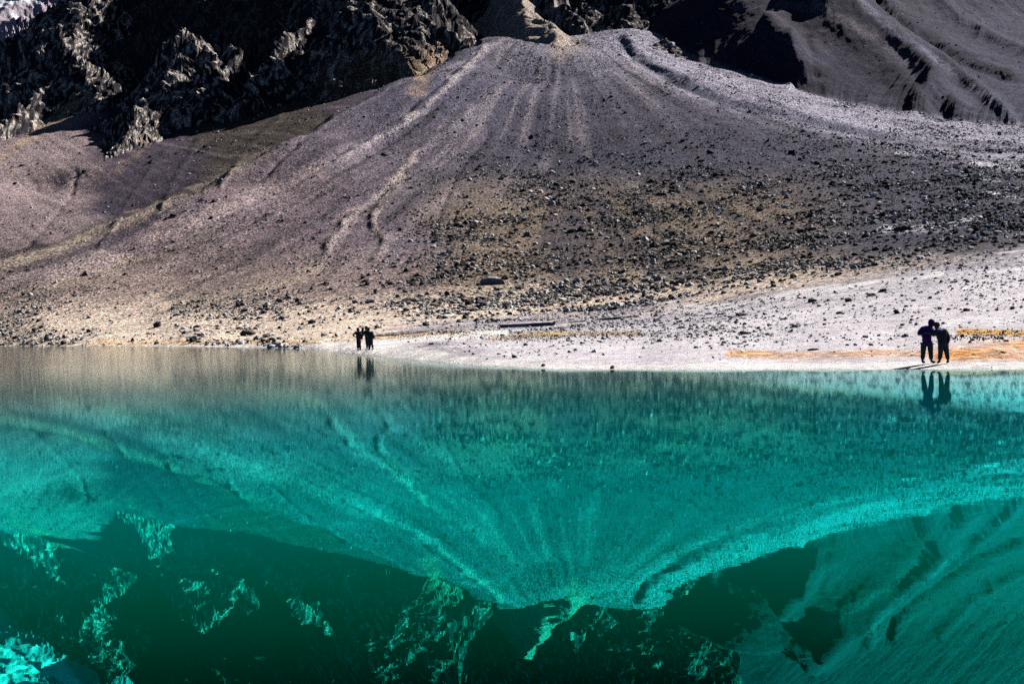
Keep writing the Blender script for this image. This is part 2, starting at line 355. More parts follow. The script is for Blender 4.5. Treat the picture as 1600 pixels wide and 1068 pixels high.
# ------------------------------------------------------------------ ground colour (the stone, with some sun and shade painted in)
def lin(r, g_, b): return np.array([((c / 255.0 + .055) / 1.055) ** 2.4 if c > 10 else c / 3294.6 for c in (r, g_, b)])
def ground_colour(x, D, z, u, v, reg):
    n1 = fbm(x / 30, D / 30, 4, 201); n2 = fbm(x / 7, D / 7, 4, 211)
    c = np.zeros(x.shape + (3,))
    def put(m, col):
        nonlocal c
        m = np.asarray(m, float)[..., None]; c = c * (1 - m) + np.array(col) * m
    un = u + n1 * 60; vn = v + n2 * 16 + n1 * 14
    put(np.ones_like(x), (.088, .084, .128))
    put(sstep(130, 260, vn) * sstep(560, 760, un) * .88, (.050, .051, .080))                          # fan: lilac grey
    put(sstep(900, 300, un) * sstep(120, 300, vn) * .85, (.225, .172, .188))
    put(sstep(360, 440, vn) * sstep(900, 500, un) * .7, (.30, .235, .205))   # left of the fan: pinkish
    put(sstep(150, 70, vn) * sstep(800, 980, un) * .85, (.32, .315, .40)); put(sstep(130, 70, vn) * sstep(700, 800, un) * sstep(1000, 900, un) * .6, (.26, .25, .31))   # pale upper right
    put(sstep(70, 15, np.abs(vn - (60 + (un - 950) * .32 - np.clip(un - 1250, 0, 400) * .12))) * sstep(900, 1000, un) * .9, (.36, .35, .44))
    put(sstep(250, 330, vn) * sstep(600, 760, un) * sstep(1400, 1150, un) * .8, (.210, .165, .118))  # brown soil between rocks
    put(sstep(440, 515, vn + (un - 600).clip(0) * .08) * .92, (.78, .66, .54))     # tan foot of the slope
    th = np.arctan2(x - APX[0], APX[1] - D); rr = np.hypot(x - APX[0], APX[1] - D)
    ns = fbm(th * 34, rr / 210, 4, 261, .6)
    put(sstep(.03, .35, ns) * .75 * sstep(520, 400, vn), (.050, .046, .064)); put(sstep(.06, .40, -ns) * .5 * sstep(480, 330, vn + (un - 600).clip(0) * .5), (.30, .26, .28))
    # lighter debris lobe on the right
    edge = 505 - np.clip(un - 640, 0, None) * .08 - np.clip(un - 1100, 0, None) * .09
    lobe_t = sstep(-14, 22, vn + n2 * 10 - edge) * sstep(560, 680, u)
    put(lobe_t, (.33, .31, .36))
    sn = fbm(u / 150 + 3, (v + (u - 640) * .085) / 5.0, 4, 251) * sstep(-4, 8, vn - edge) * sstep(560, 680, u)
    put(sstep(.02, .30, -sn) * .6, (.20, .19, .22))
    put(sstep(5, 50, vn - edge) * sstep(620, 800, u) * .92, (.74, .705, .75))
    put(sstep(.12, .42, sn) * .8, (.74, .72, .76))
    # left scree
    s1 = reg == 1
    put(s1 * 1.0, (.062, .050, .074))
    put(s1 * sstep(175, 110, un) * 1.0, (.27, .215, .225))
    put(s1 * sstep(290, 340, un) * sstep(560, 480, un) * .8, (.066, .054, .040))
    put(s1 * sstep(.15, .45, fbm((x + .55 * D) / 7, D / 90, 3, 131)) * .45, (.20, .17, .18))
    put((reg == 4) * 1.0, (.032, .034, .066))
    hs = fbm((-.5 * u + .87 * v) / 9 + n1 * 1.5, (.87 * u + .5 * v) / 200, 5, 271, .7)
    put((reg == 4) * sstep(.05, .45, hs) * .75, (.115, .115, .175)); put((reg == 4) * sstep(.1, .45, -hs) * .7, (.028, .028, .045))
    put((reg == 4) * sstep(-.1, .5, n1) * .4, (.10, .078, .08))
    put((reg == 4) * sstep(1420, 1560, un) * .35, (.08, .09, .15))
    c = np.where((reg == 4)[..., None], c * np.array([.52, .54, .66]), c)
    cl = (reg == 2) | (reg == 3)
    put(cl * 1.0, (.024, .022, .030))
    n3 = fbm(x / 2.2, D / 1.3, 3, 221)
    put(cl * sstep(.06, .26, n3 + n2 * .5) * np.where(reg == 3, .92, np.clip(.25 + (un - 400) / 250, .2, .75)), np.where(reg[..., None] == 3, 1.0, .72) * np.array((.50, .46, .41)))  # sun and shade painted in: spurs get brighter stone, the wall darker
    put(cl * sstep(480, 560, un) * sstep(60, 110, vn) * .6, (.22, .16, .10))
    put((reg == 6) * 1.0, (.34, .29, .25))
    put((reg == 5) * 1.0, (.34, .30, .36))
    put((reg == 5) * sstep(-.05, .15, fbm(x / 90, D / 60, 5, 301)) * 1.0, (.80, .82, .90))
    # bands
    for pts, w, col, k in [
        ([(0, 248), (60, 208), (110, 168), (135, 150)], 7, (.42, .33, .23), .8), ([(180, 268), (215, 238), (262, 196)], 6, (.22, .17, .13), .6), ([(0, 401), (100, 376), (170, 349), (250, 315), (330, 276)], 4, (.02, .018, .022), .9),  # last one: shadow strip above the fan crest, painted in
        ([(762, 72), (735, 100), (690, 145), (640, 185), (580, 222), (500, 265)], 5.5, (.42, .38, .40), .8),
        ([(500, 265), (380, 312), (290, 350), (160, 405), (0, 450)], 14, (.36, .29, .29), .8),
        ([(760, 155), (700, 205), (650, 240)], 8, (.24, .21, .24), .6), ([(650, 240), (618, 282), (598, 302), (556, 332), (538, 348), (533, 366), (512, 384), (506, 412)], 6.5, (.36, .30, .29), .95),
        ([(628, 285), (603, 312), (583, 335), (584, 356), (602, 374), (590, 400)], 6.5, (.36, .30, .29), .95),
        ([(250, 322), (170, 357), (80, 392), (0, 415)], 9, (.38, .32, .25), .8),
        ([(420, 238), (330, 285), (250, 325)], 8, (.30, .25, .20), .75),
        ([(500, 418), (400, 455), (280, 480)], 8, (.40, .34, .27), .7),
        ([(0, 470), (120, 440), (260, 395), (340, 360)], 9, (.36, .30, .24), .6),
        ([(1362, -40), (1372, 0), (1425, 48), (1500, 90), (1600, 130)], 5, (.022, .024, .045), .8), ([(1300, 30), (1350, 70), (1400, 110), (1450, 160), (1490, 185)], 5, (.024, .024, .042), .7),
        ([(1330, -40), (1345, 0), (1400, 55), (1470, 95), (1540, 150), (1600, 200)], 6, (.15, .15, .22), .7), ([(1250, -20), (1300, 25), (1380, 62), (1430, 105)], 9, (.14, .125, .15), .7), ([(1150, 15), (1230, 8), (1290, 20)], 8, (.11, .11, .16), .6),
        ([(1010, 50), (1080, 92), (1170, 120), (1230, 147), (1300, 160), (1400, 177), (1500, 192), (1600, 200)], 7, (.26, .25, .31), .6),
        ([(772, 88), (748, 115), (702, 160), (655, 200), (590, 240), (520, 280)], 4, (.05, .048, .065), .8), ([(655, 252), (617, 302), (562, 347), (535, 388), (522, 425)], 4, (.06, .052, .055), .8),  # shade painted as dark lines beside chutes and gullies, for relief
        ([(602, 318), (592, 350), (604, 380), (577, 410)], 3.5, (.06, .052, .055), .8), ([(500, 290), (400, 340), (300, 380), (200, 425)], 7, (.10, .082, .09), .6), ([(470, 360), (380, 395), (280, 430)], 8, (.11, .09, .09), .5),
        ([(870, 88), (905, 70), (895, 45)], 10, (.36, .30, .24), .6),
        ([(690, 70), (670, 100), (650, 140)], 12, (.42, .31, .22), .8),
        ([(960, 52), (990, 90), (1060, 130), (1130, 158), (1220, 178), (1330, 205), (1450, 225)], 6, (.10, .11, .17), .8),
        ([(1040, 485), (1140, 478), (1240, 460), (1340, 447), (1470, 428)], 6, (.78, .76, .78), .9),
        ([(1040, 492), (900, 497), (1100, 485)], 4, (.62, .60, .62), .7),
        ([(1000, 520), (1060, 512), (1140, 505)], 5, (.72, .70, .72), .8),
        ([(1380, 360), (1470, 355), (1530, 342)], 5, (.62, .62, .68), .8),
        ([(1520, 255), (1590, 262)], 4, (.72, .74, .82), .9), ([(1400, 238), (1450, 244)], 3, (.6, .62, .70), .8),
        ([(1500, 275), (1560, 282)], 3, (.6, .62, .70), .8), ([(1540, 300), (1600, 310)], 3, (.6, .62, .7), .8),
        ([(1140, 552), (1230, 556), (1330, 553), (1450, 551)], 6.5, (.68, .34, .10), .97),
        ([(1470, 553), (1540, 550), (1640, 546)], 16, (.68, .31, .075), .97),
        ([(1500, 518), (1560, 519), (1640, 522)], 6, (.60, .33, .07), .95),
        ([(660, 524), (700, 519), (765, 520)], 4, (.58, .42, .16), .9),
        ([(765, 528), (830, 524), (1000, 520)], 4, (.55, .38, .14), .9),
        ([(150, 535), (260, 535), (350, 536), (500, 536)], 3.5, (.66, .44, .20), .8),
        ([(590, 527), (660, 524)], 4, (.55, .40, .22), .7),
    ]:
        d, al, sd = pl_dist(u + n2 * 14, v + n2 * 5, pts)
        put(np.exp(-(d / w) ** 4) * k * (v > -20) * (.45 + .55 * sstep(-.35, .25, n2 + n1 * .5)), col)
    # white salt crust along the shore, widening into the tongue behind the far group
    sh = np.interp(u, [q[0] for q in SHORE], [q[1] for q in SHORE])
    wid = np.interp(u, [0, 180, 300, 480, 540, 620, 700, 800, 1000, 1300, 1600], [0.5, .8, 3, 7, 18, 26, 18, 10, 8, 11, 12]) * (1 + n2 * .35)
    put(sstep(wid * 1.15, wid * .75, sh - v) * (u > 180) * .97, (.86, .84, .82))
    d, al, sd = pl_dist(u, v, [(560, 541), (640, 531), (720, 524), (790, 520)]); put(np.exp(-(d / 5.5) ** 4), (.86, .84, .82))
    for cu, hw in ((820, 46), (952, 30), (628, 44), (900, 14)):      # shade painted near black on the little banks
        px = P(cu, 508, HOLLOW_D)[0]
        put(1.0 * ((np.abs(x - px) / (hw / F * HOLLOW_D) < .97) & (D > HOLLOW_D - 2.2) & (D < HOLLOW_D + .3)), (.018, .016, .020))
    put(sstep(.06, -.05, z) * .5, (.30, .27, .22))
    calm = np.clip(sstep(.45, .75, c.mean(-1)) * .6 + .45 * sstep(-4, 8, vn - edge) * sstep(560, 680, u), 0, .85)
    return np.concatenate([np.clip(c, 0.01, .9), 1 - calm[..., None]], -1)

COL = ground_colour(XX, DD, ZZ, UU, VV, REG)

# ------------------------------------------------------------------ material helpers
def new_mat(name):
    m = bpy.data.materials.new(name); m.use_nodes = True
    nt = m.node_tree; return m, nt, nt.nodes['Principled BSDF']
def tex(nt, scale, detail=4, rough=.6, coord=None, kind='ShaderNodeTexNoise'):
    n = nt.nodes.new(kind); n.inputs['Scale'].default_value = scale
    if kind == 'ShaderNodeTexNoise': n.inputs['Detail'].default_value = detail; n.inputs['Roughness'].default_value = rough
    if coord is not None: nt.links.new(coord, n.inputs['Vector'])
    return n
def ramp(nt, src, stops):
    r = nt.nodes.new('ShaderNodeValToRGB'); e = r.color_ramp.elements
    while len(e) < len(stops): e.new(.5)
    for el, (p, c) in zip(e, stops): el.position = p; el.color = tuple(c) + (1,) if len(c) == 3 else c
    nt.links.new(src, r.inputs[0]); return r
def mixc(nt, fac, a, b, mode='MIX'):
    m = nt.nodes.new('ShaderNodeMix'); m.data_type = 'RGBA'; m.blend_type = mode
    for s, val in ((m.inputs[0], fac), (m.inputs[6], a), (m.inputs[7], b)):
        if isinstance(val, (int, float)): s.default_value = val
        elif isinstance(val, tuple): s.default_value = val + (1,)
        else: nt.links.new(val, s)
    return m.outputs[2]
def bump(nt, src, bsdf, strength=.5, dist=.1):
    b = nt.nodes.new('ShaderNodeBump'); b.inputs['Strength'].default_value = strength; b.inputs['Distance'].default_value = dist
    nt.links.new(src, b.inputs['Height']); nt.links.new(b.outputs[0], bsdf.inputs['Normal']); return b

m_ground, nt, bs = new_mat('ground_stone')
at = nt.nodes.new('ShaderNodeAttribute'); at.attribute_name = 'stone_colour'
geo = nt.nodes.new('ShaderNodeNewGeometry')
n1 = tex(nt, 2.0, 6, .74, geo.outputs['Position']); n2 = tex(nt, .25, 5, .6, geo.outputs['Position'])
r1 = ramp(nt, n1.outputs[0], [(.37, (.08, .08, .10)), (.5, (.56, .56, .58)), (.60, (2.7, 2.6, 2.5))])
r2 = ramp(nt, n2.outputs[0], [(.3, (.75, .75, .78)), (.7, (1.2, 1.18, 1.14))])
c1 = mixc(nt, at.outputs['Alpha'], at.outputs['Color'], r1.outputs[0], 'MULTIPLY'); c2 = mixc(nt, 1.0, c1, r2.outputs[0], 'MULTIPLY')
nt.links.new(c2, bs.inputs['Base Color']); bs.inputs['Roughness'].default_value = .95; bs.inputs['Specular IOR Level'].default_value = .1
bump(nt, n1.outputs[0], bs, .8, .5)

def grid_mesh(name, X, Y, Z, mat, col=None):
    nc, nr = X.shape
    me = bpy.data.meshes.new(name)
    co = np.stack([X, Y, Z], -1).reshape(-1, 3).astype(np.float32)
    idx = np.arange(nc * nr).reshape(nc, nr)
    q = np.stack([idx[:-1, :-1], idx[1:, :-1], idx[1:, 1:], idx[:-1, 1:]], -1).reshape(-1, 4).astype(np.int32)
    me.vertices.add(len(co)); me.vertices.foreach_set('co', co.ravel())
    me.loops.add(q.size); me.loops.foreach_set('vertex_index', q.ravel())
    me.polygons.add(len(q)); me.polygons.foreach_set('loop_start', np.arange(0, q.size, 4, dtype=np.int32))
    me.update(calc_edges=True)
    me.polygons.foreach_set('use_smooth', np.zeros(len(q), bool))
    if col is not None:
        ca = me.color_attributes.new('stone_colour', 'FLOAT_COLOR', 'POINT')
        c4 = col.reshape(-1, 4).astype(np.float32)
        ca.data.foreach_set('color', c4.ravel())
    me.materials.append(mat)
    o = bpy.data.objects.new(name, me); sc.collection.objects.link(o); return o

cm = np.isin(REG, (2, 3)).astype(float)
for _ in range(3):
    cm[1:-1, 1:-1] = (cm[:-2, 1:-1] + cm[2:, 1:-1] + cm[1:-1, :-2] + cm[1:-1, 2:]) / 4
GX = XX + cm * (fbm(XX / 5, ZZ / 3.2, 4, 501, .6) * 1.7 + fbm(XX / 16, ZZ / 9, 2, 511) * 2.0)
GY = DD + cm * (fbm(XX / 5 + 50, ZZ / 3.2, 4, 521, .6) * 1.7)
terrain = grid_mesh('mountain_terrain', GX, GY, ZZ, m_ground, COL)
terrain['kind'] = 'structure'

# ------------------------------------------------------------------ lake
m_water, nt, bs = new_mat('lake_water')
nt.nodes.remove(bs); out = nt.nodes['Material Output']
geo = nt.nodes.new('ShaderNodeNewGeometry')
sep = nt.nodes.new('ShaderNodeSeparateXYZ'); nt.links.new(geo.outputs['Incoming'], sep.inputs[0])
pos = nt.nodes.new('ShaderNodeSeparateXYZ'); nt.links.new(geo.outputs['Position'], pos.inputs[0])
tint = ramp(nt, sep.outputs['Z'], [(.018, (.96, 1.0, .95)), (.038, (.58, .76, .74)), (.062, (.15, .88, .86)), (.085, (.04, 1.0, .95)), (.12, (.01, 1.0, .84)), (.22, (.01, .95, .72))])
glossy = nt.nodes.new('ShaderNodeBsdfAnisotropic'); glossy.distribution = 'GGX'
nt.links.new(tint.outputs[0], glossy.inputs['Color'])
diff = nt.nodes.new('ShaderNodeBsdfDiffuse')
body = ramp(nt, sep.outputs['Z'], [(.02, (.0, .0, .0)), (.07, (.0, .028, .030)), (.13, (.0, .066, .056)), (.16, (.0, .050, .036)), (.185, (.0, .034, .020)), (.225, (.0, .014, .007)), (.25, (.0, .004, .002))])
nt.links.new(body.outputs[0], diff.inputs['Color'])
add = nt.nodes.new('ShaderNodeAddShader'); nt.links.new(glossy.outputs[0], add.inputs[0]); nt.links.new(diff.outputs[0], add.inputs[1])
nt.links.new(add.outputs[0], out.inputs['Surface'])
mp = nt.nodes.new('ShaderNodeMapping'); nt.links.new(geo.outputs['Position'], mp.inputs['Vector']); mp.inputs['Scale'].default_value = (1, 1, 1)
w1 = tex(nt, 2.6, 3, .5, mp.outputs[0]); w2 = tex(nt, .6, 2, .5, mp.outputs[0])
adm = nt.nodes.new('ShaderNodeMath'); adm.operation = 'MULTIPLY_ADD'; adm.inputs[1].default_value = 2.2
nt.links.new(w2.outputs[0], adm.inputs[0]); nt.links.new(w1.outputs[0], adm.inputs[2])
bmp = nt.nodes.new('ShaderNodeBump'); bmp.inputs['Strength'].default_value = 1.0; bmp.inputs['Distance'].default_value = .00045
wp = tex(nt, .05, 3, .6, geo.outputs['Position']); wr = nt.nodes.new('ShaderNodeMapRange'); wr.inputs[1].default_value = .4; wr.inputs[2].default_value = .62; wr.inputs[3].default_value = .35; wr.inputs[4].default_value = 1.0
nt.links.new(wp.outputs[0], wr.inputs[0]); nt.links.new(wr.outputs[0], bmp.inputs['Strength'])
nt.links.new(adm.outputs[0], bmp.inputs['Height']); nt.links.new(bmp.outputs[0], glossy.inputs['Normal'])
# a breeze roughens the far left part of the lake
mr = nt.nodes.new('ShaderNodeMapRange'); mr.inputs[1].default_value = 12; mr.inputs[2].default_value = 100; mr.inputs[3].default_value = .004; mr.inputs[4].default_value = .10
nt.links.new(pos.outputs['Y'], mr.inputs[0]); nt.links.new(mr.outputs[0], glossy.inputs['Roughness'])
me = bpy.data.meshes.new('lake_water')
me.from_pydata([(-700, -300, 0), (700, -300, 0), (700, 420, 0), (-700, 420, 0)], [], [(0, 1, 2, 3)])
me.materials.append(m_water); lake = bpy.data.objects.new('lake_water', me); sc.collection.objects.link(lake); lake['kind'] = 'structure'

# ------------------------------------------------------------------ loose stones
m_rock, nt, bs = new_mat('scree_rock')
at = nt.nodes.new('ShaderNodeAttribute'); at.attribute_name = 'rock_tint'; at.attribute_type = 'INSTANCER'
nz = tex(nt, 3.0, 3, .6, nt.nodes.new('ShaderNodeNewGeometry').outputs['Position'])
rr_ = ramp(nt, nz.outputs[0], [(.35, (.65, .65, .66)), (.65, (1.3, 1.28, 1.25))])
nt.links.new(mixc(nt, 1.0, at.outputs['Color'], rr_.outputs[0], 'MULTIPLY'), bs.inputs['Base Color'])
bs.inputs['Roughness'].default_value = .9; bs.inputs['Specular IOR Level'].default_value = .2

m_bould, nt, bs = new_mat('boulder_stone')
oi = nt.nodes.new('ShaderNodeObjectInfo')
tc = nt.nodes.new('ShaderNodeTexCoord')
nz = tex(nt, 2.2, 6, .68, tc.outputs['Object']); nz2 = tex(nt, 9, 4, .7, tc.outputs['Object'])
rr_ = ramp(nt, nz.outputs[0], [(.35, (.5, .5, .52)), (.65, (1.35, 1.3, 1.25))])
nt.links.new(mixc(nt, 1.0, oi.outputs['Color'], rr_.outputs[0], 'MULTIPLY'), bs.inputs['Base Color'])
bs.inputs['Roughness'].default_value = .9; bump(nt, nz2.outputs[0], bs, .8, .08)

ci = (np.abs(cols) < .385)
dx = np.gradient(XX, axis=0); dy = np.gradient(DD, axis=1)
area = np.abs(dx * dy)
inx = (UU > -60) & (UU < 1660) & (VV < 620) & (VV > -40) & (ZZ > .02)
fan_m = REG == 0
lowr = sstep(150, 330, VV) * sstep(560, 900, UU + (VV - 250) * 1.0)
edge_v = 505 - np.clip(UU - 640, 0, None) * .08 - np.clip(UU - 1100, 0, None) * .09
lobe = sstep(-6, 6, VV + fbm(XX / 8, DD / 12, 3, 411) * 22 - edge_v) * (UU > 600)
patch = .25 + 1.4 * sstep(-.2, .4, fbm(XX / 18, DD / 24, 5, 401, .6))
dens = np.where(fan_m, .80 + .35 * lowr, 0.0) + np.where(REG == 1, .40, 0) + np.where(REG == 4, .10, 0)
dens = np.where(fan_m & (VV > 450) & (UU < 640), 1.5, dens)
dens = np.where(fan_m & (lobe > .5), 1.0 + 1.2 * sstep(140, 60, DD), dens)
shv = np.interp(UU, [q[0] for q in SHORE], [q[1] for q in SHORE])
dens = np.where((shv - VV < 14) & (UU > 480), .12, dens)
dens = np.where(fan_m & (UU > 640) & (shv - VV < 40), dens * .35, dens)
dens = np.where(COL[..., :3].mean(-1) > .78, .02, dens)
dens = dens * patch
dens = np.where((shv - VV < 4.5) & (UU < 500), 9.0 * sstep(-.1, .3, fbm(XX / 6, DD / 6, 3, 421)), dens)
w = (dens * area * inx).ravel()
NROCK = 560000
pick = rng.choice(w.size, NROCK, p=w / w.sum())
gi, gj = np.unravel_index(pick, XX.shape)
def jitter(G, gi, gj, a, b):
    i2 = np.clip(gi + 1, 0, G.shape[0] - 1); j2 = np.clip(gj + 1, 0, G.shape[1] - 1)
    return (G[gi, gj] * (1 - a) + G[i2, gj] * a) * (1 - b) + (G[gi, j2] * (1 - a) + G[i2, j2] * a) * b
ra, rb = rng.random(NROCK), rng.random(NROCK)
rx, ry, rz = (jitter(G, gi, gj, ra, rb) for G in (XX, DD, ZZ))
ru, rv = UU[gi, gj], VV[gi, gj]; rl = lobe[gi, gj]; rlow = lowr[gi, gj]
size = np.exp(rng.normal(0, .66, NROCK)) * np.where(rl > .5, .010 + .00030 * ry, .066 + .046 * rlow + .018 * (rv > 470))
size = np.minimum(size, np.where(rl > .5, .17, np.minimum(.0026 * ry, .80)))
near_shore = (np.interp(ru, [q[0] for q in SHORE], [q[1] for q in SHORE]) - rv < 14) & (ru > 480)
size = np.where(near_shore, np.minimum(size, .07), size)
base = COL[gi, gj, :3].copy()
val = np.exp(rng.normal(0, .75, NROCK))[:, None]
grey = base.mean(1, keepdims=True)
val = val * np.clip(1.25 - size[:, None] * .9, .5, 1)
tint_ = (base * .55 + grey * .45) * val
pale = rng.random(NROCK) < np.where(rl > .5, .2, .21)
dark = rng.random(NROCK) < np.where(rl > .5, .18, .5)
tint_ = np.where(pale[:, None], .56 * (base * .3 + grey * .7 + .02) / (grey + .02) * rng.uniform(.7, 1.25, NROCK)[:, None], np.where(dark[:, None], tint_ * .3, tint_))
tint_ = np.clip(tint_, .012, .72)

app = size / ry * F     # how large it shows
order = np.argsort(-app * np.where(rl > .5, 1.8, 1))

NB = 262
big, lobbig = [], []
for k in order:
    if len(big) >= NB: break
    if 5 < ru[k] < 1595 and 200 < rv[k] < 572 and not (rl[k] > .5 and len(lobbig) >= 36):
        big.append(k); lobbig += [k] if rl[k] > .5 else []
big = np.array(big); small = np.setdiff1d(np.arange(NROCK), big)

def rock_geometry(seed, sub=2, flat=.62):
    import bmesh
    bm = bmesh.new(); bmesh.ops.create_icosphere(bm, subdivisions=sub, radius=1)
    r = random.Random(seed); from mathutils import noise as mn
    off = Vector((r.uniform(0, 50), r.uniform(0, 50), r.uniform(0, 50)))
    planes = [(Vector((r.gauss(0, 1), r.gauss(0, 1), r.gauss(0, .8))).normalized(), r.uniform(.55, .85)) for _ in range(9)]
    for v in bm.verts:
        p = v.co.copy()
        for n, d in planes:
            q = p.dot(n)
            if q > d: p -= n * (q - d) * .9
        p *= 1 + .22 * mn.noise(v.co * 1.6 + off) + .10 * mn.noise(v.co * 4 + off)
        v.co = (p.x, p.y * .85, p.z * flat)
    me = bpy.data.meshes.new('rock'); bm.to_mesh(me); bm.free(); me.materials.append(m_bould); return me

def loose_stones(name, label, idx):
    me = bpy.data.meshes.new(name); n = len(idx)
    me.vertices.add(n)
    me.vertices.foreach_set('co', np.stack([rx[idx], ry[idx], rz[idx] + size[idx] * .18], -1).astype(np.float32).ravel())
    def attr(nm, tp, dom, arr, key):
        at_ = me.attributes.new(nm, tp, dom); at_.data.foreach_set(key, np.ascontiguousarray(arr, dtype=np.float32).ravel())
    attr('rock_scale', 'FLOAT_VECTOR', 'POINT', size[idx][:, None] * np.stack([rng.uniform(.7, 1.3, n), rng.uniform(.7, 1.2, n), rng.uniform(.5, .95, n)], -1), 'vector')
    attr('rock_rot', 'FLOAT_VECTOR', 'POINT', np.stack([rng.normal(0, .35, n), rng.normal(0, .35, n), rng.uniform(0, 6.28, n)], -1), 'vector')
    attr('rock_tint', 'FLOAT_VECTOR', 'POINT', tint_[idx], 'vector')
    o = bpy.data.objects.new(name, me); sc.collection.objects.link(o)
    ng = bpy.data.node_groups.new(name, 'GeometryNodeTree')
    ng.interface.new_socket('Geometry', in_out='INPUT', socket_type='NodeSocketGeometry')
    ng.interface.new_socket('Geometry', in_out='OUTPUT', socket_type='NodeSocketGeometry')
    N = ng.nodes; Lk = ng.links
    gin = N.new('NodeGroupInput'); gout = N.new('NodeGroupOutput')
    g2i = N.new('GeometryNodeGeometryToInstance')
    for k in range(6):
        ico = N.new('GeometryNodeMeshIcoSphere'); ico.inputs['Subdivisions'].default_value = 2 if k < 3 else 1
        ico.inputs['Radius'].default_value = 1.0
        sp = N.new('GeometryNodeSetPosition'); nz = N.new('ShaderNodeTexNoise'); nz.noise_dimensions = '4D'
        nz.inputs['W'].default_value = k * 7.3; nz.inputs['Scale'].default_value = 1.1; nz.inputs['Detail'].default_value = 2
        sub = N.new('ShaderNodeVectorMath'); sub.operation = 'SUBTRACT'; sub.inputs[1].default_value = (.5, .5, .5)
        scl = N.new('ShaderNodeVectorMath'); scl.operation = 'SCALE'; scl.inputs['Scale'].default_value = 2.0
        Lk.new(nz.outputs['Color'], sub.inputs[0]); Lk.new(sub.outputs[0], scl.inputs[0]); Lk.new(scl.outputs[0], sp.inputs['Offset'])
        Lk.new(ico.outputs[0], sp.inputs['Geometry'])
        sm = N.new('GeometryNodeSetShadeSmooth'); sm.inputs['Shade Smooth'].default_value = False
        Lk.new(sp.outputs[0], sm.inputs['Geometry'])
        mt = N.new('GeometryNodeSetMaterial'); mt.inputs['Material'].default_value = m_rock
        Lk.new(sm.outputs[0], mt.inputs['Geometry']); Lk.new(mt.outputs[0], g2i.inputs[0])
    iop = N.new('GeometryNodeInstanceOnPoints'); Lk.new(gin.outputs[0], iop.inputs['Points']); Lk.new(g2i.outputs[0], iop.inputs['Instance'])
    iop.inputs['Pick Instance'].default_value = True
    ri = N.new('FunctionNodeRandomValue'); ri.data_type = 'INT'; ri.inputs[4].default_value = 0; ri.inputs[5].default_value = 5
    Lk.new(ri.outputs[2], iop.inputs['Instance Index'])
    for nm, sock in (('rock_scale', 'Scale'), ('rock_rot', 'Rotation')):
        na = N.new('GeometryNodeInputNamedAttribute'); na.data_type = 'FLOAT_VECTOR'; na.inputs['Name'].default_value = nm
        if sock == 'Rotation':
            e2r = N.new('FunctionNodeEulerToRotation'); Lk.new(na.outputs[0], e2r.inputs[0]); Lk.new(e2r.outputs[0], iop.inputs[sock])
        else: Lk.new(na.outputs[0], iop.inputs[sock])
    Lk.new(iop.outputs[0], gout.inputs[0])
    md = o.modifiers.new('stones', 'NODES'); md.node_group = ng
    o['kind'] = 'stuff'; o['label'] = label; o['category'] = 'stones'
    return o
lob_s = rl[small] > .5
loose_stones('scree_stones', 'loose purple grey scree stones covering the mountain slopes', small[~lob_s])
loose_stones('beach_stones', 'small pale stones scattered over the light gravel beach', small[lob_s])

rocks_lib = [rock_geometry(100 + k) for k in range(14)]

def ground_at(u, v):
    """first visible ground point under a photograph position"""
    a0 = (u - 800) / F
    i = int(np.argmin(np.abs(cols - a0)))
    for _ in range(3):
        j = int(np.argmax(VV[i] <= v)); i = int(np.clip(i + round((u - UU[i, j]) / F / (cols[400] - cols[399])), 0, NCOL - 1))
    j = int(np.argmax(VV[i] <= v))
    t = (v - VV[i, j - 1]) / (VV[i, j] - VV[i, j - 1] + 1e-9)
    return np.array([G[i, j - 1] * (1 - t) + G[i, j] * t for G in (XX, DD, ZZ)])

def tag(o, label, cat, group=None):
    o['label'] = label; o['category'] = cat
    if group: o['group'] = group
    return o

